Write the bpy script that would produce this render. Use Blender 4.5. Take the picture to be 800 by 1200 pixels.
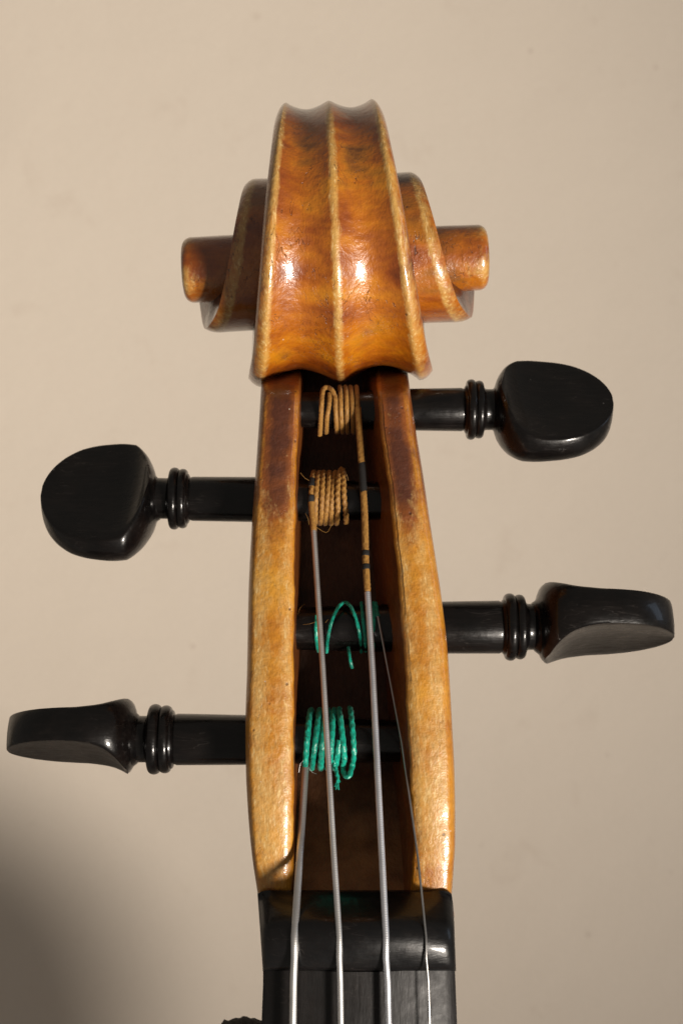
import bpy, bmesh, math, random
import numpy as np
from mathutils import Vector, Matrix
for o in list(bpy.data.objects): bpy.data.objects.remove(o)
R = math.radians
random.seed(7)
SC = bpy.context.scene
COL = SC.collection
U = 1e-4            # one building unit is a tenth of a millimetre
D = 1700.0          # camera distance in building units

# ------------------------------------------------------------------ camera
cam_d = bpy.data.cameras.new('camera'); cam = bpy.data.objects.new('camera', cam_d); COL.objects.link(cam)
cam.location = (0, -D*U, 0); cam.rotation_euler = (R(90), 0, 0)
cam_d.sensor_fit = 'VERTICAL'; cam_d.sensor_height = 24.0; cam_d.lens = 24.0*D/1200.0
cam_d.clip_start = 0.005; cam_d.clip_end = 50
cam_d.dof.use_dof = True; cam_d.dof.focus_distance = (D+30)*U; cam_d.dof.aperture_fstop = 26
SC.camera = cam
# ------------------------------------------------------------------ world and lamps
w = bpy.data.worlds.new('World'); SC.world = w; w.use_nodes = True
bg = w.node_tree.nodes['Background']; bg.inputs[0].default_value = (1.0, 0.91, 0.80, 1); bg.inputs[1].default_value = 0.185
def look_at(o, tgt):
    d = Vector(tgt) - o.location
    o.rotation_euler = d.to_track_quat('-Z', 'Y').to_euler()
kd = bpy.data.lights.new('key_lamp', 'SPOT'); key = bpy.data.objects.new('key_lamp', kd); COL.objects.link(key)
key.location = (0.933, -1.20, -0.765)
kd.energy = 203; kd.color = (1.0, 0.908, 0.805); kd.shadow_soft_size = 0.15
kd.spot_size = R(26.4); kd.spot_blend = 1.0
look_at(key, (-0.05, 0.0, 0.045))
wd = bpy.data.lights.new('window_light', 'AREA'); win = bpy.data.objects.new('window_light', wd); COL.objects.link(win)
win.location = (0.85, -0.05, 0.22); wd.shape = 'RECTANGLE'; wd.size = 0.25; wd.size_y = 0.4
wd.energy = 0.45; wd.color = (0.62, 0.78, 1.0)
look_at(win, (0, 0.02, 0))
SC.view_settings.view_transform = 'Standard'; SC.view_settings.look = 'None'
SC.view_settings.exposure = 0; SC.view_settings.gamma = 1; SC.view_settings.use_curve_mapping = False

# ------------------------------------------------------------------ helpers
def at(px, py, Y):
    k = 1 + Y/D
    return Vector(((px-400)*k, Y, (600-py)*k))
def I(x, tab):
    xs = [a for a, b in tab]; ys = [b for a, b in tab]
    return float(np.interp(x, xs, ys))
def S(x, tab):
    """smooth (monotone cubic) interpolation"""
    xs = [a for a, b in tab]; ys = [b for a, b in tab]
    if x <= xs[0]: return ys[0]
    if x >= xs[-1]: return ys[-1]
    i = max(j for j in range(len(xs)) if xs[j] <= x); i = min(i, len(xs)-2)
    def m(j):
        if j == 0: return (ys[1]-ys[0])/(xs[1]-xs[0])
        if j == len(xs)-1: return (ys[-1]-ys[-2])/(xs[-1]-xs[-2])
        a = (ys[j]-ys[j-1])/(xs[j]-xs[j-1]); b = (ys[j+1]-ys[j])/(xs[j+1]-xs[j])
        return 0 if a*b <= 0 else 2*a*b/(a+b)
    h = xs[i+1]-xs[i]; t = (x-xs[i])/h
    return ((2*t**3-3*t**2+1)*ys[i] + (t**3-2*t**2+t)*h*m(i) + (-2*t**3+3*t**2)*ys[i+1] + (t**3-t**2)*h*m(i+1))
BASE = Vector((18, 60, -5290))*U
class MB:
    def __init__(s): s.v = []; s.f = []; s.wear = []; s.dark = []
    def p(s, co, wear=0.0, dark=0.0):
        s.v.append(tuple(co)); s.wear.append(wear); s.dark.append(dark); return len(s.v)-1
    def face(s, *i): s.f.append(tuple(i))
    def loft(s, rings, closed=True, cap=True):
        """rings: lists of (co, wear, dark)"""
        ids = [[s.p(*q) for q in r] for r in rings]
        n = len(ids[0])
        for a, b in zip(ids, ids[1:]):
            for j in range(n if closed else n-1):
                k = (j+1) % n
                s.f.append((a[j], a[k], b[k], b[j]))
        if cap:
            s.f.append(tuple(reversed(ids[0]))); s.f.append(tuple(ids[-1]))
        return ids
    def build(s, name, mat, parent=None, sharp=38, label=None):
        me = bpy.data.meshes.new(name)
        me.from_pydata([tuple(c*U for c in q) for q in s.v], [], s.f)
        for nm, arr in (('wear', s.wear), ('dark', s.dark)):
            a = me.attributes.new(nm, 'FLOAT', 'POINT'); a.data.foreach_set('value', arr)
        bm = bmesh.new(); bm.from_mesh(me)
        bmesh.ops.recalc_face_normals(bm, faces=bm.faces)
        for f in bm.faces: f.smooth = True
        for e in bm.edges:
            if len(e.link_faces) == 2 and e.calc_face_angle(0) > R(sharp): e.smooth = False
        bm.to_mesh(me); bm.free()
        me.materials.append(mat)
        o = bpy.data.objects.new(name, me); COL.objects.link(o)
        if parent is not None:
            o.parent = parent
            if parent.type == 'EMPTY': o.location = -parent.location
        if label: o['label'] = label
        return o
def tube(mb, pts, rad, sides=10, twist=None, amp=0.0, ply=2, cap=True, flat=None):
    pts = [Vector(p) for p in pts]
    n = len(pts)
    rad = rad if isinstance(rad, (list, tuple)) else [rad]*n
    T = []
    for i in range(n):
        t = pts[min(i+1, n-1)] - pts[max(i-1, 0)]
        T.append(t.normalized())
    N = T[0].orthogonal().normalized(); rings = []; s = 0
    for i in range(n):
        if i:
            s += (pts[i]-pts[i-1]).length
            N = (N - T[i]*N.dot(T[i])).normalized()
        B = T[i].cross(N)
        ring = []
        for j in range(sides):
            a = 2*math.pi*j/sides
            r = rad[i]
            if twist: r *= (1-amp) + amp*abs(math.cos((a*ply - 2*math.pi*s/twist)/2))*1.25
            ring.append((pts[i] + (N*math.cos(a)+B*math.sin(a))*r, 0, 0))
        rings.append(ring)
    mb.loft(rings, cap=cap)
def resample(pts, step):
    pts = [Vector(p) for p in pts]
    # catmull-rom
    out = []
    P = [pts[0]*2-pts[1]] + pts + [pts[-1]*2-pts[-2]]
    for i in range(1, len(P)-2):
        a, b, c, d = P[i-1], P[i], P[i+1], P[i+2]
        n = max(1, int((c-b).length/step))
        for k in range(n):
            t = k/n
            out.append(0.5*((2*b)+(c-a)*t+(2*a-5*b+4*c-d)*t*t+(3*b-a-3*c+d)*t**3))
    out.append(pts[-1])
    return out
def empty(name, loc, label, cat, group=None):
    o = bpy.data.objects.new(name, None); COL.objects.link(o); o.location = loc
    o['label'] = label; o['category'] = cat
    if group: o['group'] = group
    o.empty_display_size = 0.01
    return o

# ------------------------------------------------------------------ materials
class NT:
    def __init__(s, name):
        s.m = bpy.data.materials.new(name); s.m.use_nodes = True
        s.t = s.m.node_tree; s.n = s.t.nodes; s.b = s.n['Principled BSDF']
        tc = s.n.new('ShaderNodeTexCoord'); s.co = tc.outputs['Object']
    def L(s, a, b): s.t.links.new(a, b)
    def val(s, sock, v):
        if hasattr(v, 'is_linked'): s.L(v, sock)
        else: sock.default_value = v
    def mapping(s, scale=(1,1,1), rot=(0,0,0)):
        m = s.n.new('ShaderNodeMapping'); s.L(s.co, m.inputs[0])
        m.inputs['Scale'].default_value = scale; m.inputs['Rotation'].default_value = rot
        return m.outputs[0]
    def noise(s, px, detail=3, rough=0.55, stretch=(1,1,1), rot=(0,0,0), dist=0.0):
        n = s.n.new('ShaderNodeTexNoise'); k = 1/(px*U)
        s.L(s.mapping(tuple(k*q for q in stretch), rot), n.inputs['Vector'])
        n.inputs['Scale'].default_value = 1; n.inputs['Detail'].default_value = detail
        n.inputs['Roughness'].default_value = rough; n.inputs['Distortion'].default_value = dist
        return n.outputs[0]
    def voro(s, px, stretch=(1,1,1), rnd=1.0):
        n = s.n.new('ShaderNodeTexVoronoi'); k = 1/(px*U)
        s.L(s.mapping(tuple(k*q for q in stretch)), n.inputs['Vector']); n.inputs['Scale'].default_value = 1
        n.inputs['Randomness'].default_value = rnd
        return n
    def ramp(s, fac, stops, interp='LINEAR'):
        r = s.n.new('ShaderNodeValToRGB'); r.color_ramp.interpolation = interp
        e = r.color_ramp.elements
        while len(e) < len(stops): e.new(0.5)
        for q, (p, c) in zip(e, stops):
            q.position = p; q.color = (c, c, c, 1) if isinstance(c, (int, float)) else (*c, 1)
        s.L(fac, r.inputs[0]); return r.outputs[0]
    def mix(s, f, a, b, mode='MIX'):
        m = s.n.new('ShaderNodeMix'); m.data_type = 'RGBA'; m.blend_type = mode
        s.val(m.inputs[0], f)
        for sk, v in ((m.inputs[6], a), (m.inputs[7], b)):
            if isinstance(v, tuple): sk.default_value = (*v, 1)
            else: s.L(v, sk)
        return m.outputs[2]
    def math(s, op, a, b=0.0, clamp=False):
        m = s.n.new('ShaderNodeMath'); m.operation = op; m.use_clamp = clamp
        s.val(m.inputs[0], a); s.val(m.inputs[1], b); return m.outputs[0]
    def attr(s, nm):
        a = s.n.new('ShaderNodeAttribute'); a.attribute_name = nm; return a.outputs['Fac']
    def bump(s, h, dist, strength=1.0, nrm=None):
        b = s.n.new('ShaderNodeBump'); b.inputs['Distance'].default_value = dist*U
        b.inputs['Strength'].default_value = strength; s.L(h, b.inputs['Height'])
        if nrm is not None: s.L(nrm, b.inputs['Normal'])
        return b.outputs[0]
    def set(s, **k):
        for a, v in k.items():
            sk = s.b.inputs[a.replace('_', ' ')]
            if isinstance(v, tuple) and len(v) == 3: v = (*v, 1)
            s.val(sk, v)
        return s.m

def varnish(name, rough=0.34, cheek=False):
    t = NT(name)
    big = t.noise(62, 4, 0.55, stretch=(0.5, 1, 1.35), dist=0.2)
    if cheek: base = t.ramp(big, [(0.25, (0.31, 0.092, 0.006)), (0.45, (0.49, 0.19, 0.012)), (0.7, (0.62, 0.295, 0.03))])
    else: base = t.ramp(big, [(0.28, (0.10, 0.018, 0.002)), (0.41, (0.25, 0.055, 0.0025)), (0.53, (0.42, 0.122, 0.004)), (0.69, (0.58, 0.225, 0.008))])
    n2 = t.noise(19, 4, 0.65)
    base = t.mix(t.ramp(n2, [(0.46, 0.0), (0.70, 0.22 if cheek else 0.5)]), base, (0.24, 0.052, 0.003))
    # dark brown varnish of upper cheeks; same tone in flutes, hollows and cavity walls
    if cheek:
        dk0 = t.math('ADD', t.math('MULTIPLY', t.attr('dark'), 1.7), t.math('MULTIPLY', t.math('SUBTRACT', n2, 0.5), 0.9))
        base = t.mix(t.math('MULTIPLY', t.ramp(dk0, [(0.12, 0.0), (0.75, 0.95)]), t.ramp(t.attr('dark'), [(0.0, 0.0), (0.12, 1.0)])), base, (0.215, 0.056, 0.007))
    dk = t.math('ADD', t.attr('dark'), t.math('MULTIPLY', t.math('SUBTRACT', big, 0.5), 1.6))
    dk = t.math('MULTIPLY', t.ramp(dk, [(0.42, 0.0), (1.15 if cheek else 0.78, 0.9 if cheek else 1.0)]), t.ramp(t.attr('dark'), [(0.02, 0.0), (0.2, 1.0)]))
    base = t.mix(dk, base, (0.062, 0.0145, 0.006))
    # worn edges: pale bare maple
    n3 = t.noise(9, 5, 0.7, stretch=(1, 1, 0.5))
    wr = t.math('ADD', t.attr('wear'), t.math('MULTIPLY', t.math('SUBTRACT', n3, 0.5), 1.5))
    wr = t.ramp(wr, [(0.25, 0.0), (0.92, 0.92)])
    base = t.mix(wr, base, (0.56, 0.34, 0.11) if cheek else (0.56, 0.325, 0.085))
    # maple flecks
    fl = t.noise(2.1, 2, 0.65, stretch=(1, 1, 0.3), rot=(0, R(16), 0))
    fl2 = t.noise(3.2, 2, 0.6, stretch=(1, 1, 0.22), rot=(0, R(20), 0))
    base = t.mix(1.0, base, t.ramp(fl, [(0.3, 0.74 if cheek else 0.84), (0.52, 0.96), (0.75, 1.0)]), 'MULTIPLY')
    base = t.mix(t.math('MULTIPLY', t.ramp(fl2, [(0.55, 0), (0.7, 0.75)]), t.ramp(wr, [(0.0, 0.0), (0.6, 0.7)])), base, (0.80, 0.60, 0.28))
    # dirt pits and small dings
    v = t.voro(19); pit = t.ramp(v.outputs['Distance'], [(0.05, 1.0), (0.13, 0.0)])
    pit = t.math('MULTIPLY', pit, t.ramp(t.noise(40, 1), [(0.57, 0), (0.63, 0.7)]))
    base = t.mix(pit, base, (0.045, 0.013, 0.007))
    cr = t.noise(30, 3, 0.5, stretch=(2.2, 2.2, 0.55), dist=0.5)
    crk = t.math('SUBTRACT', 1.0, t.math('MULTIPLY', t.math('ABSOLUTE', t.math('SUBTRACT', cr, 0.5)), 120), True)
    crk = t.math('MULTIPLY', crk, t.ramp(t.noise(70, 2), [(0.56 if cheek else 0.49, 0), (0.64 if cheek else 0.57, 0.35 if cheek else 0.85)]))
    base = t.mix(crk, base, (0.05, 0.015, 0.008))
    vd = t.voro(24); ds = t.ramp(vd.outputs['Distance'], [(0.03, 0.8), (0.055, 0.0)])
    base = t.mix(t.math('MULTIPLY', ds, t.ramp(t.noise(50, 1), [(0.52, 0), (0.56, 0.8)])), base, (0.62, 0.52, 0.42))
    lump = t.noise(10, 3, 0.6)
    nrm = t.bump(lump, 2.2, 0.7)
    nrm = t.bump(fl, 0.6 if cheek else 0.4, 0.5, nrm)
    nrm = t.bump(t.math('ADD', pit, crk), -1.5, 0.6, nrm)
    cn = t.bump(t.noise(16, 4, 0.65), 2.0, 0.38)
    t.set(Base_Color=base, Roughness=t.ramp(n2, [(0.3, rough-0.04), (0.7, rough+0.14)]), Normal=nrm, Coat_Weight=0.55 if cheek else 0.9, Coat_Roughness=0.17 if cheek else 0.11, Coat_Normal=cn)
    return t.m
def ebony(name, rough=0.3, col=(0.0045, 0.004, 0.004), grain=0.5, dust=True, st=(0.12, 1, 1), coat=0.2, spec=0.45):
    t = NT(name)
    g = t.noise(5, 3, 0.6, stretch=st)
    n = t.noise(45, 4, 0.6)
    base = t.mix(t.ramp(n, [(0.42, 0), (0.72, 0.55)]), col, (0.0075, 0.005, 0.0042))
    base = t.mix(t.ramp(g, [(0.5, 0), (0.75, grain)]), base, (0.010, 0.0078, 0.007))
    if dust:
        v = t.voro(26); d = t.ramp(v.outputs['Distance'], [(0.025, 1.0), (0.045, 0.0)])
        d = t.math('MULTIPLY', d, t.ramp(t.noise(60, 1), [(0.52, 0), (0.57, 0.8)]))
        base = t.mix(d, base, (0.16, 0.15, 0.14))
    sc = t.noise(26, 2, 0.5, stretch=(0.35, 2.4, 2.4), dist=0.8)
    scr = t.math('SUBTRACT', 1.0, t.math('MULTIPLY', t.math('ABSOLUTE', t.math('SUBTRACT', sc, 0.5)), 90), True)
    scr = t.math('MULTIPLY', scr, t.ramp(t.noise(45, 2), [(0.5, 0), (0.6, 0.35)]))
    base = t.mix(scr, base, (0.06, 0.052, 0.048))
    nrm = t.bump(g, 0.7, 0.5); nrm = t.bump(t.noise(14, 3), 1.0, 0.35, nrm)
    t.set(Base_Color=base, Normal=nrm, Specular_IOR_Level=spec, Coat_Weight=coat, Coat_Roughness=0.085, Roughness=t.ramp(t.noise(22, 4, 0.7), [(0.3, rough-0.03), (0.7, rough+0.14)]))
    return t.m
M = {}
M['varnish'] = varnish('varnished_maple')
M['cheek'] = varnish('worn_golden_maple', 0.4, True)
M['ebony'] = ebony('polished_ebony', 0.26, (0.0022, 0.0019, 0.0019), coat=0.30, spec=0.22)
M['nut'] = ebony('ebony_nut', 0.30, (0.0035, 0.0035, 0.004), 0.4, coat=0.22, spec=0.3)
M['board'] = ebony('ebony_fingerboard', 0.42, (0.008, 0.007, 0.0068), 0.9, st=(1, 1, 0.12), coat=0.0, spec=0.3)
def inside():
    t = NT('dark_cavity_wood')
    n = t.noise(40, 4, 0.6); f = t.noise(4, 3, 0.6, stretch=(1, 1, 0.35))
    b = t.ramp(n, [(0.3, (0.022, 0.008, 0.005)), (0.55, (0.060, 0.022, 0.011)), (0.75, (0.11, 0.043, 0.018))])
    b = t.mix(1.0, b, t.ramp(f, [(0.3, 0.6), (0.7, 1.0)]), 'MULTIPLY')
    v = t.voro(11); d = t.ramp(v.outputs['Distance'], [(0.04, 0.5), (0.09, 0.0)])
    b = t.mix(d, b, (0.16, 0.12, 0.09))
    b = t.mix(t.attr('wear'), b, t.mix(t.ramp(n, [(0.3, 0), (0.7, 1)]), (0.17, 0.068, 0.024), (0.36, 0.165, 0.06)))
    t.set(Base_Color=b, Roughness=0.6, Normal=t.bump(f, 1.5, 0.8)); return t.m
M['inside'] = inside()
def silk(name, c1, c2, sheen=0.3, rough=0.42):
    t = NT(name)
    n = t.noise(5, 3, 0.6); b = t.mix(t.ramp(n, [(0.35, 0), (0.7, 1)]), c1, c2)
    fib = t.noise(1.6, 2, 0.6, stretch=(1.6, 1, 0.8))
    b = t.mix(1.0, b, t.ramp(fib, [(0.3, 0.6), (0.7, 1.0)]), 'MULTIPLY')
    t.set(Base_Color=b, Roughness=rough, Normal=t.bump(fib, 0.5, 0.8), Sheen_Weight=sheen); return t.m
M['orange'] = silk('orange_silk', (0.29, 0.13, 0.018), (0.42, 0.215, 0.04), 0.1, 0.6)
M['green'] = silk('green_silk', (0.0, 0.28, 0.19), (0.008, 0.52, 0.37), 0.12, 0.28)
M['black'] = silk('black_silk', (0.003, 0.0027, 0.0027), (0.006, 0.005, 0.005), 0.0, 0.8)
def metal(name, col, rough, wound=True):
    t = NT(name)
    if wound:
        wv = t.n.new('ShaderNodeTexWave'); wv.bands_direction = 'Z'
        t.L(t.mapping((1/U/8,)*3), wv.inputs['Vector']); wv.inputs['Scale'].default_value = 1.0
        nrm = t.bump(wv.outputs['Fac'], 0.2, 0.32); t.set(Normal=nrm)
    n = t.noise(30, 3)
    t.set(Base_Color=t.mix(t.ramp(n, [(0.35, 0), (0.7, 1)]), col, tuple(0.8*c for c in col)), Metallic=1.0, Roughness=rough); return t.m
M['silver'] = metal('wound_silver', (0.78, 0.77, 0.76), 0.48)
M['alu'] = metal('wound_aluminium', (0.74, 0.75, 0.79), 0.48)
M['steel'] = metal('plain_steel', (0.55, 0.54, 0.53), 0.3, False)
def wallmat():
    t = NT('painted_plaster')
    n = t.noise(900, 3, 0.5); b = t.mix(n, (0.605, 0.53, 0.445), (0.655, 0.58, 0.49))
    v = t.voro(420); s = t.ramp(v.outputs['Distance'], [(0.015, 0.35), (0.05, 0.0)])
    s = t.math('MULTIPLY', s, t.ramp(t.noise(25, 2), [(0.4, 0), (0.6, 1)]))
    b = t.mix(s, b, (0.36, 0.27, 0.21))
    v2 = t.noise(6, 4, 0.75); b = t.mix(1.0, b, t.ramp(v2, [(0.3, 0.93), (0.7, 1.0)]), 'MULTIPLY')
    sm = t.noise(130, 4, 0.65, dist=0.4); b = t.mix(t.ramp(sm, [(0.62, 0), (0.78, 0.22)]), b, (0.42, 0.33, 0.26))
    v3 = t.voro(150); s3 = t.math('MULTIPLY', t.ramp(v3.outputs['Distance'], [(0.02, 0.5), (0.06, 0.0)]), t.ramp(t.noise(300, 1), [(0.55, 0), (0.6, 0.8)]))
    b = t.mix(s3, b, (0.33, 0.25, 0.2))
    nr = t.bump(t.noise(12, 3, 0.6), 1.3, 0.5); nr = t.bump(t.noise(190, 3, 0.5), 6, 0.4, nr)
    t.set(Base_Color=b, Roughness=0.6, Normal=nr); return t.m
M['wall'] = wallmat()
def pad():
    t = NT('black_fuzzy_cloth'); n = t.noise(4, 4, 0.7)
    t.set(Base_Color=t.mix(n, (0.006, 0.006, 0.006), (0.022, 0.02, 0.02)), Roughness=0.9, Normal=t.bump(n, 3, 0.8)); return t.m
M['pad'] = pad()

# ------------------------------------------------------------------ the wall behind
WY = 2300
mb = MB()
n = 24
ids = [[mb.p(((i/n-0.5)*16000, WY, (j/n-0.5)*16000)) for i in range(n+1)] for j in range(n+1)]
for j in range(n):
    for i in range(n): mb.face(ids[j][i], ids[j][i+1], ids[j+1][i+1], ids[j+1][i])
wall = mb.build('wall', M['wall']); wall['kind'] = 'structure'

# ------------------------------------------------------------------ the violin
violin = empty('violin', BASE, 'old varnished violin head with carved scroll, black tuning pegs and four strings', 'violin')

# ---- pegbox
oL = [(370,309),(440,306.5),(485,304),(560,299),(615,295),(700,291),(781,289.5),(850,287.5),(900,288),(950,290.5),(1000,295),(1048,302)]
fL = [(370,314),(440,313),(485,311),(615,303),(700,299.5),(781,298),(900,296.5),(950,299),(1000,302),(1048,306)]
iL = [(370,352),(440,350),(485,348),(615,343.5),(781,342),(900,342),(984,342),(1020,341),(1048,338)]
cL = [(370,360),(440,358),(485,357),(615,353),(781,351),(900,348.5),(984,347),(1048,345)]
cR = [(370,420),(440,424),(485,428),(615,434),(700,441),(781,450),(900,461),(984,470),(1048,474)]
iR = [(370,434),(440,442),(485,446),(615,462),(700,470),(781,476),(900,482),(984,486),(1048,483)]
oR = [(370,470),(440,478),(485,484),(560,496),(615,504),(660,511),(700,517),(760,524),(860,530),(900,532),(950,533),(984,533),(1020,531),(1048,529)]
cw = [(370,7),(440,8),(560,9),(660,11),(860,10),(1048,7)]
def Yf(py): return I(py, [(372,330),(428,262),(437,205),(444,155),(452,120),(460,103),(470,95),(600,60),(700,34),(800,14),(880,5),(940,4),(1000,8),(1060,18)])
def Yfl(py): return I(py, [(370,255),(440,250),(640,222),(800,195),(900,172),(980,120),(1048,48)])
def Yb(py): return S(py, [(370,330),(440,322),(600,292),(800,285),(1048,280)])
def wob(seed, f=0.05, a=1.0):
    return lambda z: a*(math.sin(z*f+seed)+0.6*math.sin(z*f*2.3+seed*2.1)+0.4*math.sin(z*f*5.1+seed*3.3))
def cheek(side):
    mb = MB(); rings = []
    w1, w2, w3 = wob(1+side, 0.043, 0.6), wob(4+side, 0.06, 0.5), wob(2+side, 0.09, 0.5)
    for py in np.arange(372, 1048.1, 4):
        y0, yl, yb = Yf(py), Yfl(py), Yb(py)
        if side < 0: o_, f_, i_, c_ = S(py, oL), S(py, fL)+w1(py), S(py, iL)+w2(py), S(py, cL)
        else:
            o_ = S(py, oR); f_, i_, c_ = o_-S(py, cw)+w1(py), S(py, iR)+w2(py), S(py, cR)
        s = -side
        top = I(py, [(440, 1.1), (520, 0.95), (580, 0.85), (612, 0.4), (640, 0.1), (680, 0.0), (1000, 0.0), (1040, 0.22), (1046, 0.5)])
        wmid = I(py, [(560, 0.0), (640, 0.22), (720, 0.16), (800, 0.2), (860, 0.36), (930, 0.62), (1010, 0.58), (1040, 0.1)])
        wedge = I(py, [(440, 0.0), (540, 0.12), (600, 0.5), (680, 0.75), (980, 0.8), (1035, 0.4)])
        prof = [(o_+s*16, yb, 0, .6), (o_+s*9, yb-60, 0, .5), (o_+s*3, y0+100, 0, .5), (o_+s*0.5, y0+45, 0, .5), (o_, y0+22, 0, .4),
                (o_+(f_-o_)*.07, y0+14, .05, top*.5), (o_+(f_-o_)*.2, y0+9.5, .1, top*.5), (o_+(f_-o_)*.4, y0+5, .2, top*.3), (o_+(f_-o_)*.6, y0+2.8, wedge*.3, top*.3), (o_+(f_-o_)*.8, y0+1.4, wedge*.5, top*.3),
                        (f_, y0+.6, wedge*.8, top*.3),
(f_+(i_-f_)*.12, y0-.4, wedge*.95, top*.6), (f_+(i_-f_)*.3, y0-2, (wedge+wmid)*.5, top), (f_+(i_-f_)*.5, y0-2.4, wmid, top), (f_+(i_-f_)*.7, y0-2, (wedge+wmid)*.45, top*.9),
                (f_+(i_-f_)*.88, y0-1, wedge*.8, top*.5), (i_+s*-3.2, y0+.4, wedge*.75, top*.3), (i_+s*-1.2, y0+1.4, wedge*.55, top*.3), (i_+s*.6, y0+3, wedge*.3, top*.3), (i_+s*1.8, y0+6, wedge*.1, top*.3), (i_+s*2.6, y0+12, .05, .5),
                (i_+(c_-i_)*.45+w3(py)*.5, y0+(yl-y0)*.35, 0, .42), (i_+(c_-i_)*.75, y0+(yl-y0)*.7, 0, .5), (c_, yl, 0, .6), (c_+s*1, yl+12, 0, 1), (c_, yb, 0, 1)]
        rings.append([(at(q[0], py, q[1]), q[2], q[3]) for q in prof])
    mb.loft(rings)
    return mb
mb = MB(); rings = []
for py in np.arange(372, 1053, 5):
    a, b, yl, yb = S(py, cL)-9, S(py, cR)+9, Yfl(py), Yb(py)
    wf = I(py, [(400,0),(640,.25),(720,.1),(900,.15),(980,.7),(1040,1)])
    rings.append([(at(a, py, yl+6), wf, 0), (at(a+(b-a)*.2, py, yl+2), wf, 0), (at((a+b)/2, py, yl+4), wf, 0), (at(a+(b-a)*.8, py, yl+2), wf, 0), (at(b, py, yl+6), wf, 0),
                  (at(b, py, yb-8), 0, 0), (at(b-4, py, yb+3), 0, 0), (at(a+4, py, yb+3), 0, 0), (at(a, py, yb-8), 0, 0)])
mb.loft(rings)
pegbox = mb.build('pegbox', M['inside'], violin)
for sd in (-1, 1):
    cheek(sd).build('cheek', M['cheek'], pegbox, label='left pegbox cheek with worn golden varnish, dark at top' if sd < 0 else 'right pegbox cheek with worn golden varnish and glossy outer edge')

# ---- scroll
XC, YC, ZC = -8.0, 200.0, 333.0
RT = [(-40,202),(0,204),(90,200),(180,187),(270,166),(360,135),(450,107),(540,97),(630,91),(720,66),(750,48),(775,36)]
WT = [(-40,84),(0,72),(60,62),(90,62),(135,70),(180,86),(225,104.5),(270,120),(300,120),(360,115),(450,110),(495,117),(540,130),(585,149),(630,173),(675,184),(720,189),(860,189)]
FT = [(-40,6),(0,7),(90,9),(180,13),(250,20),(285,23),(330,13),(390,3),(450,1),(860,1)]
roll = Matrix.Rotation(R(-2.5), 3, 'Y')
CEN = Vector((XC, YC, ZC))
def scroll_pt(x, rho, th):
    a = R(th)
    v = Vector((x, rho*math.cos(a), rho*math.sin(a)))
    return CEN + roll @ v
mb = MB(); rings = []
wa, wb_ = wob(3, 0.05, 0.8), wob(6, 0.045, 0.9)
NX = 56
for th in np.arange(-38, 772, 3.0):
    r, wd_, d = S(th, RT), S(th, WT), S(th, FT)
    r += 0.5*math.sin(th*0.11)
    ch = I(th, [(-40,8),(90,10),(270,12),(400,6),(860,5)])
    r_in = S(th+360, RT)-16 if th < 480 else 24
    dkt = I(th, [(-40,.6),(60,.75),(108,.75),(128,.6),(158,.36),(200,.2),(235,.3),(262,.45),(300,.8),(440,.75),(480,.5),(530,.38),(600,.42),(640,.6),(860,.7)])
    wk = I(th, [(-40,.2),(85,.25),(105,.5),(130,.85),(215,.9),(262,.6),(290,.2),(430,.3),(470,.75),(620,.8),(650,.4),(860,.2)])
    ring = []
    for k in range(NX+1):
        s = -1+2*k/NX
        x = s*wd_; a = abs(s)
        ce = 0.86 if th < 400 else 0.90
        wr = 0.0
        if a <= ce:
            t = a/ce
            tt = math.sqrt(t*t+0.004)-0.0632 if t < .5 else t
            tt = min(1, tt)
            off = -d*(1-(2*tt-1)**2)
            if th < 400:
                xx = abs(x + wa(th))
                wr = max(0, 1-(xx/7.5)**2)*wk
            e0 = (ce-a)*wd_
            wr = max(wr, max(0, 1-(e0/6.5)**2)*wk*1.0)
        else:
            t = (a-ce)/(1-ce)
            off = -ch*(0.25*t+0.75*t**2.4)
            wr = wk*(1-0.75*t)
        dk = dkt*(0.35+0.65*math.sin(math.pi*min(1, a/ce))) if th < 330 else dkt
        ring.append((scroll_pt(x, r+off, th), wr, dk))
    Ls = r-ch-r_in
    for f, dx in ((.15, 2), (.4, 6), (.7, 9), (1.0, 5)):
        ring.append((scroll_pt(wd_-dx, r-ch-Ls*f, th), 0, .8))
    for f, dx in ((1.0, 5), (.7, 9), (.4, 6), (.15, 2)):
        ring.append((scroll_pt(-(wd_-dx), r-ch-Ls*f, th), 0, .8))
    rings.append(ring)
mb.loft(rings)
scroll = mb.build('scroll', M['varnish'], violin, sharp=50)
for sd in (-1, 1):
    mb = MB(); rings = []
    prof = [(90,43.5),(150,43),(178,42.5)] + [(186+12*math.sin(R(a)), 30.5+12*math.cos(R(a))) for a in range(0, 91, 10)] + [(199,18),(199,1)]
    for x, rr in prof:
        wr = I(x, [(168,0),(180,.45),(192,.85),(197,.7),(199,.3)])
        dk = I(x, [(90,.6),(160,.45),(185,.2),(199,.2)])
        rings.append([(CEN + roll @ Vector((sd*(x if sd > 0 else x+1), rr*math.cos(2*math.pi*j/40), -8+rr*math.sin(2*math.pi*j/40))), wr*(0.6+0.4*math.sin(j*.6)), dk) for j in range(40)])
    mb.loft(rings)
    mb.build('scroll_eye', M['varnish'], scroll)

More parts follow.
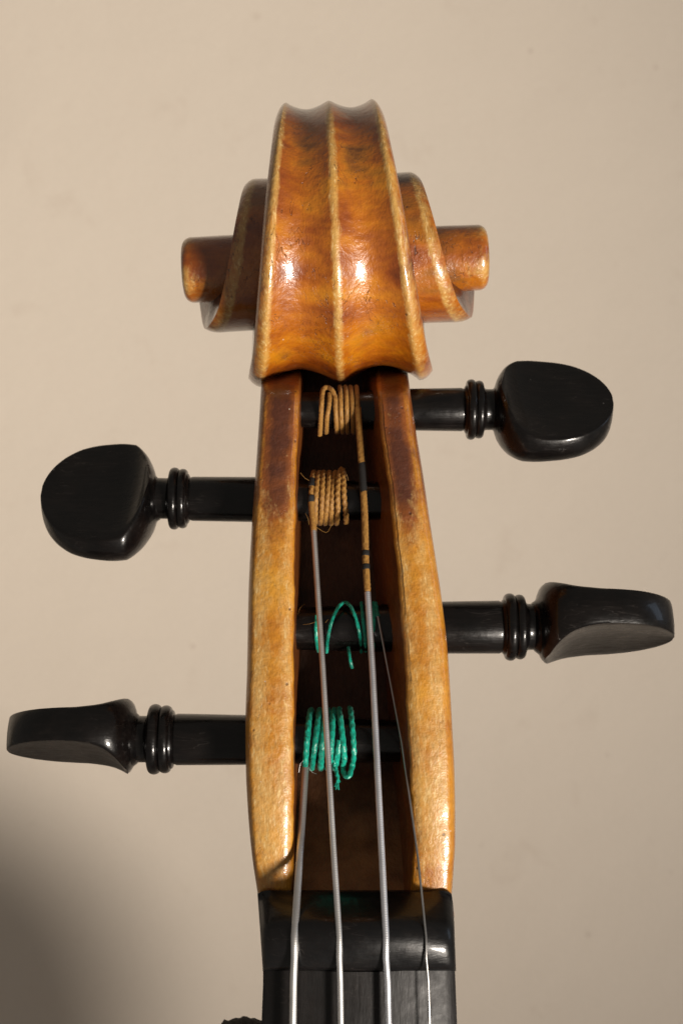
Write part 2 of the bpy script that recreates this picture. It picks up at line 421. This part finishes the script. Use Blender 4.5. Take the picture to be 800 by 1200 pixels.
# ---- nut and fingerboard
nl = [(1040,301),(1048,302.5),(1080,305),(1110,307),(1140,308),(1200,308)]
nr_ = [(1040,528),(1048,529.5),(1060,531),(1110,533),(1140,534),(1200,534)]
mb = MB(); rings = []
prof = [(1043,40),(1043.5,4),(1046,-6),(1054,-19),(1066,-34),(1074,-45),(1080,-52),(1085,-57),(1092,-61),(1099,-63.6),(1106,-64.8),(1113,-64.4),(1120,-63),(1127,-60.8),(1133,-58),(1136.5,-54),(1138,-48),(1138,-30),(1138,20)]
for k in range(41):
    s = -1+k/20
    sx = math.copysign(1-(1-abs(s))**1.6, s)
    ring = []
    for py, Y in prof:
        l, r_ = S(py, nl), S(py, nr_)
        x = (l+r_)/2+sx*(r_-l)/2
        e = max(0, (abs(sx)-.90)/.10)
        YY = Y if Y > 10 else min(10, Y+19*sx*sx+11*(1-math.sqrt(max(0, 1-e*e))))
        q = py + 1.3*math.sin(x*.05) + (sx*sx)*3 - 2 if 1060 < py < 1134 else py
        if py < 1055: q += 4*e*e
        ring.append((at(x, q, YY), 0, 0))
    rings.append(ring)
mb.loft(rings)
mb.build('nut', M['nut'], violin, sharp=60)
mb = MB(); rings = []
def fb_section(Z, hw, cx):
    ring = []
    for k in range(33):
        sx = -1+k/16
        e = max(0, (abs(sx)-.95)/.05)
        ring.append((Vector((cx+sx*hw, -49+19*sx*sx+4*(1-math.sqrt(max(0, 1-e*e))), Z)), 0, 0))
    ring += [(Vector((cx+hw, 2, Z)), 0, 0), (Vector((cx-hw, 2, Z)), 0, 0)]
    return ring
ztop = -523.5
for f in [0, .004, .02, .05, .1, .25, .5, .75, 1]:
    rings.append(fb_section(ztop-f*2650, 110+f*105, 20.5))
mb.loft(rings)
mb.build('fingerboard', M['board'], violin)
# neck and body carry on below the picture
mb = MB(); rings = []
for Z, hw, dp in [(-470,112,235),(-560,112,190),(-660,113,165),(-1000,115,165),(-1500,122,185),(-1650,132,240),(-1745,150,330)]:
    ring = []
    for k in range(25):
        a = math.pi*k/24
        ring.append((Vector((20+hw*math.cos(a), 4+dp*math.sin(a)**.8, Z)), 0, .1))
    rings.append(ring)
mb.loft(rings)
mb.build('neck', M['varnish'], violin)
half = [(0,0),(60,-6),(150,-14),(320,-30),(520,-90),(690,-210),(790,-380),(838,-600),(820,-820),(740,-1020),(640,-1160),(610,-1250),(650,-1300),(590,-1390),(548,-1560),(555,-1750),(620,-1930),(720,-2040),(700,-2090),(760,-2170),(900,-2350),(1000,-2560),(1038,-2800),(1010,-3040),(900,-3270),(700,-3440),(420,-3530),(0,-3550)]
outl = [Vector((20+x, 0, -1740+z)) for x, z in half]
outl = resample(outl, 60)
loopr = [(p.x-20, p.z) for p in outl]
loop = loopr + [(-x, z) for x, z in reversed(loopr[1:-1])]
def plate(levels, mat, name):
    mb = MB()
    mb.loft([[(Vector((20+x*sc, y, -3515+(z+3515)*sc)), 0, .05) for x, z in loop] for sc, y in levels])
    return mb.build(name, mat, violin)
plate([(0.965, 48), (0.965, 330)], M['varnish'], 'body')
plate([(1.0, 48), (1.003, 40), (1.0, 30), (.975, 27), (.93, 22), (.8, -30), (.6, -75), (.35, -98), (.1, -105)], M['varnish'], 'top_plate')
plate([(1.0, 331), (1.003, 340), (1.0, 350), (.95, 356), (.8, 400), (.5, 450), (.1, 470)], M['varnish'], 'back_plate')

# ---- tuning pegs
head_V = [(-6,20),(0,24),(3,33),(8,44),(16,53.5),(28,59),(48,61),(70,59.5),(92,55),(110,46.5),(123,36),(131,25.5),(136,13.5),(138,.6)]
head_C = [(-6,60),(0,45),(8,38.5),(14,33),(21,28),(30,23.5),(42,20.3),(62,18),(110,17.5),(138,17.5)]
def peg(side, y_axis, Y, alpha, prof, hx, hk, tilt, hole, label, hz=0.0, axial=1.0, vs=1.0):
    """prof: turned profile [(px, radius px)] collar outwards to cavity, hx: px of the head's root"""
    k = 1+Y/D
    ax = Vector((side, 0, tilt)).normalized()
    org = at(hx, y_axis, Y)
    def P(px): return (abs(px-hx)*k)          # distance inwards from head root
    e1 = Vector((0, -1, 0)); e2 = Vector((0, 0, 1)); e1 = (e1-ax*e1.dot(ax)).normalized(); e2 = ax.cross(e1)*(1 if side < 0 else -1)
    if e2.z < 0: e2 = -e2
    def lathe(pr, seg=44):
        mb = MB()
        rings = []
        for px, rr in pr:
            c = org - ax*((px-hx)*side*-1*k)
            rings.append([(c + (e1*math.cos(2*math.pi*j/seg)+e2*math.sin(2*math.pi*j/seg))*rr*k, 0, 0) for j in range(seg)])
        mb.loft(rings); return mb
    shaft = lathe(prof['shaft']).build('tuning_peg', M['ebony'], violin, label=label)
    for rg in prof['rings']:
        c, wd, rad = rg
        pr = [(c-wd*math.cos(R(a)), rad-wd*.75+wd*.75*math.sin(R(a))) for a in range(0, 181, 15)]
        pr = [(pr[0][0], 20)] + pr + [(pr[-1][0], 20)]
        lathe(pr).build('peg_ring', M['ebony'], shaft)
    # head
    n_ = e1*math.cos(alpha)+e2*math.sin(alpha)
    v_ = e2*math.cos(alpha)-e1*math.sin(alpha)
    kk = k*hk
    mb = MB(); rings = []
    us = [70-74*math.cos(math.pi*i/46) for i in range(47)]      # -4 .. 144, denser at both ends
    us = [u*138/144 if u > 0 else u for u in us]
    for u in us:
        V = max(.6, S(u, head_V)); H = V if V < 34 else 34+14*((V-34)/26)
        if u > 60: H = 48*(V/60)**.5
        c = S(u, head_C)
        sec = []
        if c < H*.985:
            pc = math.asin(c/H)
            rim = [(V*math.cos(q), H*math.sin(q)) for q in [pc*(-1+2*i/14) for i in range(15)]]
            vc = rim[-1][0]
            rim[0] = (rim[0][0], -c*.975); rim[-1] = (rim[-1][0], c*.975)
            face = [(vc*f, c*(.995 if abs(f) > .9 else 1) - 2.6*(1-f*f)*min(1, vc/40)) for f in [.965-1.93*i/12 for i in range(13)]]
        else:
            pc = math.pi/2*.93
            rim = [(V*math.cos(q), H*math.sin(q)) for q in [pc*(-1+2*i/14) for i in range(15)]]
            face = [(V*math.cos(q), H*math.sin(q)) for q in [math.pi/2-(math.pi/2-pc)*(.965-1.93*i/12) for i in range(13)]]
        sec = rim + face + [(-v, -n) for v, n in rim] + [(-v, -n) for v, n in face]
        rings.append([(org + (ax*(u*axial) + v_*(v*(1+(vs-1)*min(1, max(0, u/30)))) + n_*n)*kk + e2*hz*k, 0, 0) for v, n in sec])
    mb.loft(rings)
    mb.build('peg_head', M['ebony'], shaft, sharp=55)
    return org, ax, k
def turned(side, neck, ring0, ring1, shaft_out, r_sh0, r_sh1, far, r_far, r_ring, r_neck):
    """px stations, going from the head inwards"""
    d = -side
    sh = [(neck-d*8, r_neck*1.25), (neck-d*2, r_neck*1.08), (neck, r_neck), (ring0-d*2, r_neck), (ring0, r_neck*1.05), (ring0+d*4, r_ring-7), (ring1-d*4, r_ring-6), (ring1, r_ring-8), (ring1+d*2, r_sh0*.96), (ring1+d*5, r_sh0), (shaft_out, r_sh1), (far, r_far)]
    m_ = (ring0+ring1)/2; w_ = abs(ring1-ring0)/5.0
    return {'shaft': sh, 'rings': [(m_-w_*1.05, w_*1.15, r_ring-.5), (m_+w_*1.05, w_*1.1, r_ring-2)]}
Y_A, Y_D, Y_E, Y_G = 165.0, 150.0, 130.0, 110.0
pegA = peg(1, 480, Y_A, R(43), turned(1, 577, 567, 545, 480, 25.5, 24.5, 314, 20, 36, 24), 578, 1.005, 0.0, 0, 'upper right peg with its flat round head facing front', -1, 1.0, 1.18)
pegD = peg(-1, 584, Y_D, R(41), turned(-1, 185, 198, 221, 297, 26, 26.5, 488, 21, 37, 24), 184, 1.0, 0.012, 0, 'upper left peg with its flat round head facing front', -4, .97, 1.34)
pegE = peg(1, 734.5, Y_E, R(-68), turned(1, 624, 616, 589, 520, 31, 30.5, 300, 23, 40, 27), 628, 1.16, 0.008, 0, 'lower right peg with its head turned edge-on', 4)
pegG = peg(-1, 866, Y_G, R(-68), turned(-1, 163, 173, 203, 285, 30, 29, 520, 23, 41.5, 27), 160, 1.09, 0.008, 0, 'lower left peg with its head turned edge-on', 3)

# ---- strings and their silk windings
def on_peg(px, py, y_axis, Y, Rr):
    """a point on the front of a winding of radius Rr (units) round a peg axis"""
    k = 1+(Y-Rr*.8)/D
    Za = at(0, y_axis, Y).z
    Z = (600-py)*k
    q = max(-Rr*.999, min(Rr*.999, Z-Za))
    return Vector(((px-400)*k, Y-math.sqrt(Rr*Rr-q*q), Za+q))
def helix(x0, x1, turns, y_axis, Y, Rr, ph0=0.0, seg=44, jit=0.5, skew=0.0):
    k = 1+(Y-Rr)/D; Za = at(0, y_axis, Y).z; out = []
    N = int(turns*seg); 
    for i in range(N+1):
        ph = ph0+2*math.pi*i/seg
        f = i/N
        x = x0+(x1-x0)*f + jit*math.sin(ph*1.7+x0)*min(1, i/20) + skew*math.sin(ph)*min(1, i/10)
        out.append(Vector(((x-400)*k, Y-Rr*math.cos(ph), Za+Rr*math.sin(ph))))
    return out
FAR = -3100
def low_pts(px_bot, px_nut, Yn, xfar):
    a = at(px_nut, 1109, Yn)
    return [Vector((xfar, -95, FAR)), Vector((xfar*.35+a.x*.65, -78, -1400)), at(px_bot, 1215, Yn-1.5), at(px_bot*.55+px_nut*.45, 1150, Yn-.8), at(px_nut, 1122, Yn-.4), a, at(px_nut, 1098, Yn+2.5)]
def dense(pts, step=12):
    out = []
    for a, b in zip(pts, pts[1:]):
        n = max(1, min(60, int((b-a).length/step)))
        out += [a.lerp(b, i/n) for i in range(n)]
    return out+[pts[-1]]
def hairs(par, mat, lst):
    mb = MB()
    for pts in lst: tube(mb, resample([at(*p) for p in pts], 3), .2, 5)
    o = mb.build('loose_fibre', mat, par); o['kind'] = 'stuff'
# G string
g_axis, RG = 866, 36.0
gt = on_peg(360, 862, g_axis, Y_G, RG+1)
gmid = on_peg(358, 893, g_axis, Y_G, RG+1); gmid.y = gt.y-3
pts = low_pts(343, 345, -58.5, -80)+[gmid + Vector((0, 0, -6))]
mb = MB(); tube(mb, dense(pts), 4.3, 12); G = mb.build('string', M['silver'], violin, label='leftmost thick silver string ending in green silk')
mb = MB()
tube(mb, resample([gmid+Vector((0, .2, -8)), gmid, gmid.lerp(gt, .5), gt] + helix(360, 397, 4, g_axis, Y_G, RG, 0.12, jit=.9, skew=2.0), 1.6), 3.9, 10, twist=11, amp=.10)
tube(mb, resample([on_peg(x, y, g_axis, Y_G, RG+2) for x, y in [(397,834),(399,845),(402,870),(403.5,890)]], 1.6), 3.7, 10, twist=11, amp=.10)
lp = [on_peg(x, y, g_axis, Y_G, RG+3) for x, y in [(403.5,888),(402,900)]]+[at(404, 909, 76), at(409, 909, 74)]+[on_peg(x, y, g_axis, Y_G, RG+3) for x, y in [(413,896),(414.5,880),(413,855),(411,836),(410,831)]]
tube(mb, resample(lp, 1.6), 3.4, 10, twist=11, amp=.2)
tl = [on_peg(391, 890, g_axis, Y_G, RG), at(393, 899, 82), at(395, 909, 76), at(396.5, 917, 73)]
tube(mb, resample(tl, 1.5), [3.2]*999 if False else 2.6, 8, twist=7, amp=.35)
for i in range(9):
    a = at(396, 914, 74); tube(mb, [a, a+Vector((random.uniform(-5, 5), random.uniform(-4, 2), -random.uniform(6, 12)))], .8, 5)
silk_G = mb.build('silk_winding', M['green'], G)
hairs(G, M['silver'], [[(359,893,70),(362,900,68),(366,905,70),(371,907,74)], [(357,890,70),(352,895,66),(350,905,66)]])
# D string
d_axis, RD = 583.5, 32.5
dt = on_peg(364.5, 586, d_axis, Y_D, RD+1)
d1 = at(367.5, 621, 106)
pts = low_pts(399.5, 397.5, -64, 0)+[at(391, 1000, -30), at(378, 781, 44), at(373.5, 715, 72), d1]
mb = MB(); tube(mb, dense(pts), 3.6, 12); Ds = mb.build('string', M['silver'], violin, label='second string from left, silver with an orange silk end')
mb = MB()
pth = resample([d1+Vector((.2, -.4, -14)), d1+Vector((0, 0, -5)), d1, d1.lerp(dt, .5), dt], 2)
tube(mb, pth, [min(4.0, 2.2+.28*i) for i in range(len(pth))], 10)
tube(mb, resample(helix(364.5, 396, 5, d_axis, Y_D, RD, 0.02, jit=.6, skew=1.0), 1.6), 3.4, 10, twist=8, amp=.30)
tube(mb, resample([on_peg(x, y, d_axis, Y_D, RD+3.5) for x, y in [(396,600),(395.5,580),(397,560),(399,550),(402,551),(402.5,560),(403,580),(405,600),(405.5,613)]], 1.6), 3.4, 10, twist=8, amp=.30)
mb.build('silk_winding', M['orange'], Ds)
def band(par, p, q, r):
    mb = MB(); tube(mb, [p.lerp(q, t/6) for t in range(7)], [r*.85, r, r, r, r, r, r*.85], 12); mb.build('silk_band', M['black'], par)
band(Ds, on_peg(364.5, 589, d_axis, Y_D, RD+1.5), on_peg(364.5, 580, d_axis, Y_D, RD+1.5), 4.5)
band(Ds, on_peg(364.8, 570, d_axis, Y_D, RD+.8), on_peg(365, 561, d_axis, Y_D, RD+.5), 4.3)
hairs(Ds, M['orange'], [[(352,554,85),(357,560,95),(362,563,110)], [(403,552,112),(406,556,108),(408,563,112)], [(358,602,100),(361,608,98),(362,615,104)], [(368,616,105),(382,624,108),(388,616,112)]])
# A string
a_axis, RA = 480, 29.0
at_ = on_peg(419, 478, a_axis, Y_A, RA+1)
a1 = at(430.5, 694, 62)
pts = low_pts(455.5, 452, -64, 45)+[at(445.5, 970, -25), at(436.5, 790, 32), a1]
mb = MB(); tube(mb, dense(pts), 4.0, 12); As = mb.build('string', M['alu'], violin, label='third string from left, grey metal with long orange silk end')
nodes = [a1, at(428.5, 660, 73), at(427, 600, 93), at(423.5, 545, 112), at_]
mb = MB()
pth = resample([a1+Vector((.3, -1, -9))]+nodes, 2)
tube(mb, pth, [min(4.3, 2.4+.3*i) for i in range(len(pth))], 10, twist=5, amp=.12)
hx = helix(419, 393, 4, a_axis, Y_A, RA, 0.0, jit=.3)
tube(mb, resample(hx+[on_peg(x, y, a_axis, Y_A, RA+1.5) for x, y in [(393,470),(392,464)]]+[on_peg(x, y, a_axis, Y_A, RA+5) for x, y in [(389,457.5),(384,453.5),(379.5,455),(377.5,462),(376.5,480),(374.5,509)]], 1.6), 3.15, 10, twist=5, amp=.13)
tube(mb, resample([on_peg(x, y, a_axis, Y_A, RA+1) for x, y in [(386.5,461),(385.5,475),(383,490),(382,510)]], 1.6), 3.1, 10, twist=5, amp=.13)
mb.build('silk_winding', M['orange'], As)
def along(nodes, py):
    for a, b in zip(nodes, nodes[1:]):
        pa, pb = [600-q.z/(1+q.y/D) for q in (a, b)]
        if pb <= py <= pa: return a.lerp(b, (pa-py)/(pa-pb))
pn = resample(nodes, 3)
for y0, y1 in ((577, 542), (651.5, 645), (667.5, 661)): band(As, along(pn, y0), along(pn, y1), 4.9)
# E string
e_axis, RE = 734.5, 30.0
et = on_peg(442.5, 722, e_axis, Y_E, RE+.5)
pts = low_pts(503.5, 499, -58.5, 110)+[at(489.5, 1005, -24), at(471, 872, 34), et]
mb = MB(); tube(mb, dense(pts), 1.35, 8); Es = mb.build('string', M['steel'], violin, label='rightmost thin plain steel string ending in green silk')
mb = MB()
tube(mb, resample([et, on_peg(440.5, 708, e_axis, Y_E, RE+.5)], 1.5), 2.6, 8, twist=14, amp=.08)
for st in ([(438,707),(438,725),(437.5,757),(436.5,763)], [(423.5,706),(425,725),(427.5,750),(428.5,765)],
           [(371.5,721),(370.5,735),(371,750),(372.5,762),(374,766)]):
    tube(mb, resample([on_peg(x, y, e_axis, Y_E, RE+.8) for x, y in st], 1.5), 2.2 if st[0][0] > 380 else 2.7, 8, twist=14, amp=.08)
arch = [(382.5,766,0),(383.5,752,1),(387,733,4),(392.5,718,8),(398,709.5,10),(404,706.5,11),(410,710,10),(416,722,7),(421,742,4),(423.5,766,0)]
tube(mb, resample([on_peg(x, y, e_axis, Y_E, RE+2)+Vector((0, -l, 0)) for x, y, l in arch], 1.5), 2.2, 8, twist=14, amp=.08)
tube(mb, resample([on_peg(408, 759, e_axis, Y_E, RE), at(409, 766, 102), at(410.5, 775, 100), at(412.5, 783, 103)], 1.5), 2.1, 8, twist=14, amp=.08)
mb.build('silk_winding', M['green'], Es)
hairs(Es, M['orange'], [[(369,729,92),(363,731,88),(355,732,92)], [(381,730,96),(384,726,92)], [(357,708,96),(352,712,90),(349,720,95)]])

# ------------------------------------------------------------------ black padding that peeks in at the bottom edge
mb = MB(); rings = []
for i in range(15):
    f = i/14; px = 253+f*62
    c = at(px, 1235+2*math.sin(f*9), 150)
    rr = 42*(1-.9*max(0, (.12-f)/.12)**2)
    rings.append([(c+Vector((0, math.cos(2*math.pi*j/20)*rr*1.2, math.sin(2*math.pi*j/20)*rr*(1+.03*math.sin(f*31+j)))), 0, 0) for j in range(20)])
mb.loft(rings)
cu = mb.build('cushion', M['pad'], None)
cu['label'] = 'small black fuzzy cushion peeking in at the bottom edge left of the fingerboard'; cu['category'] = 'cushion'
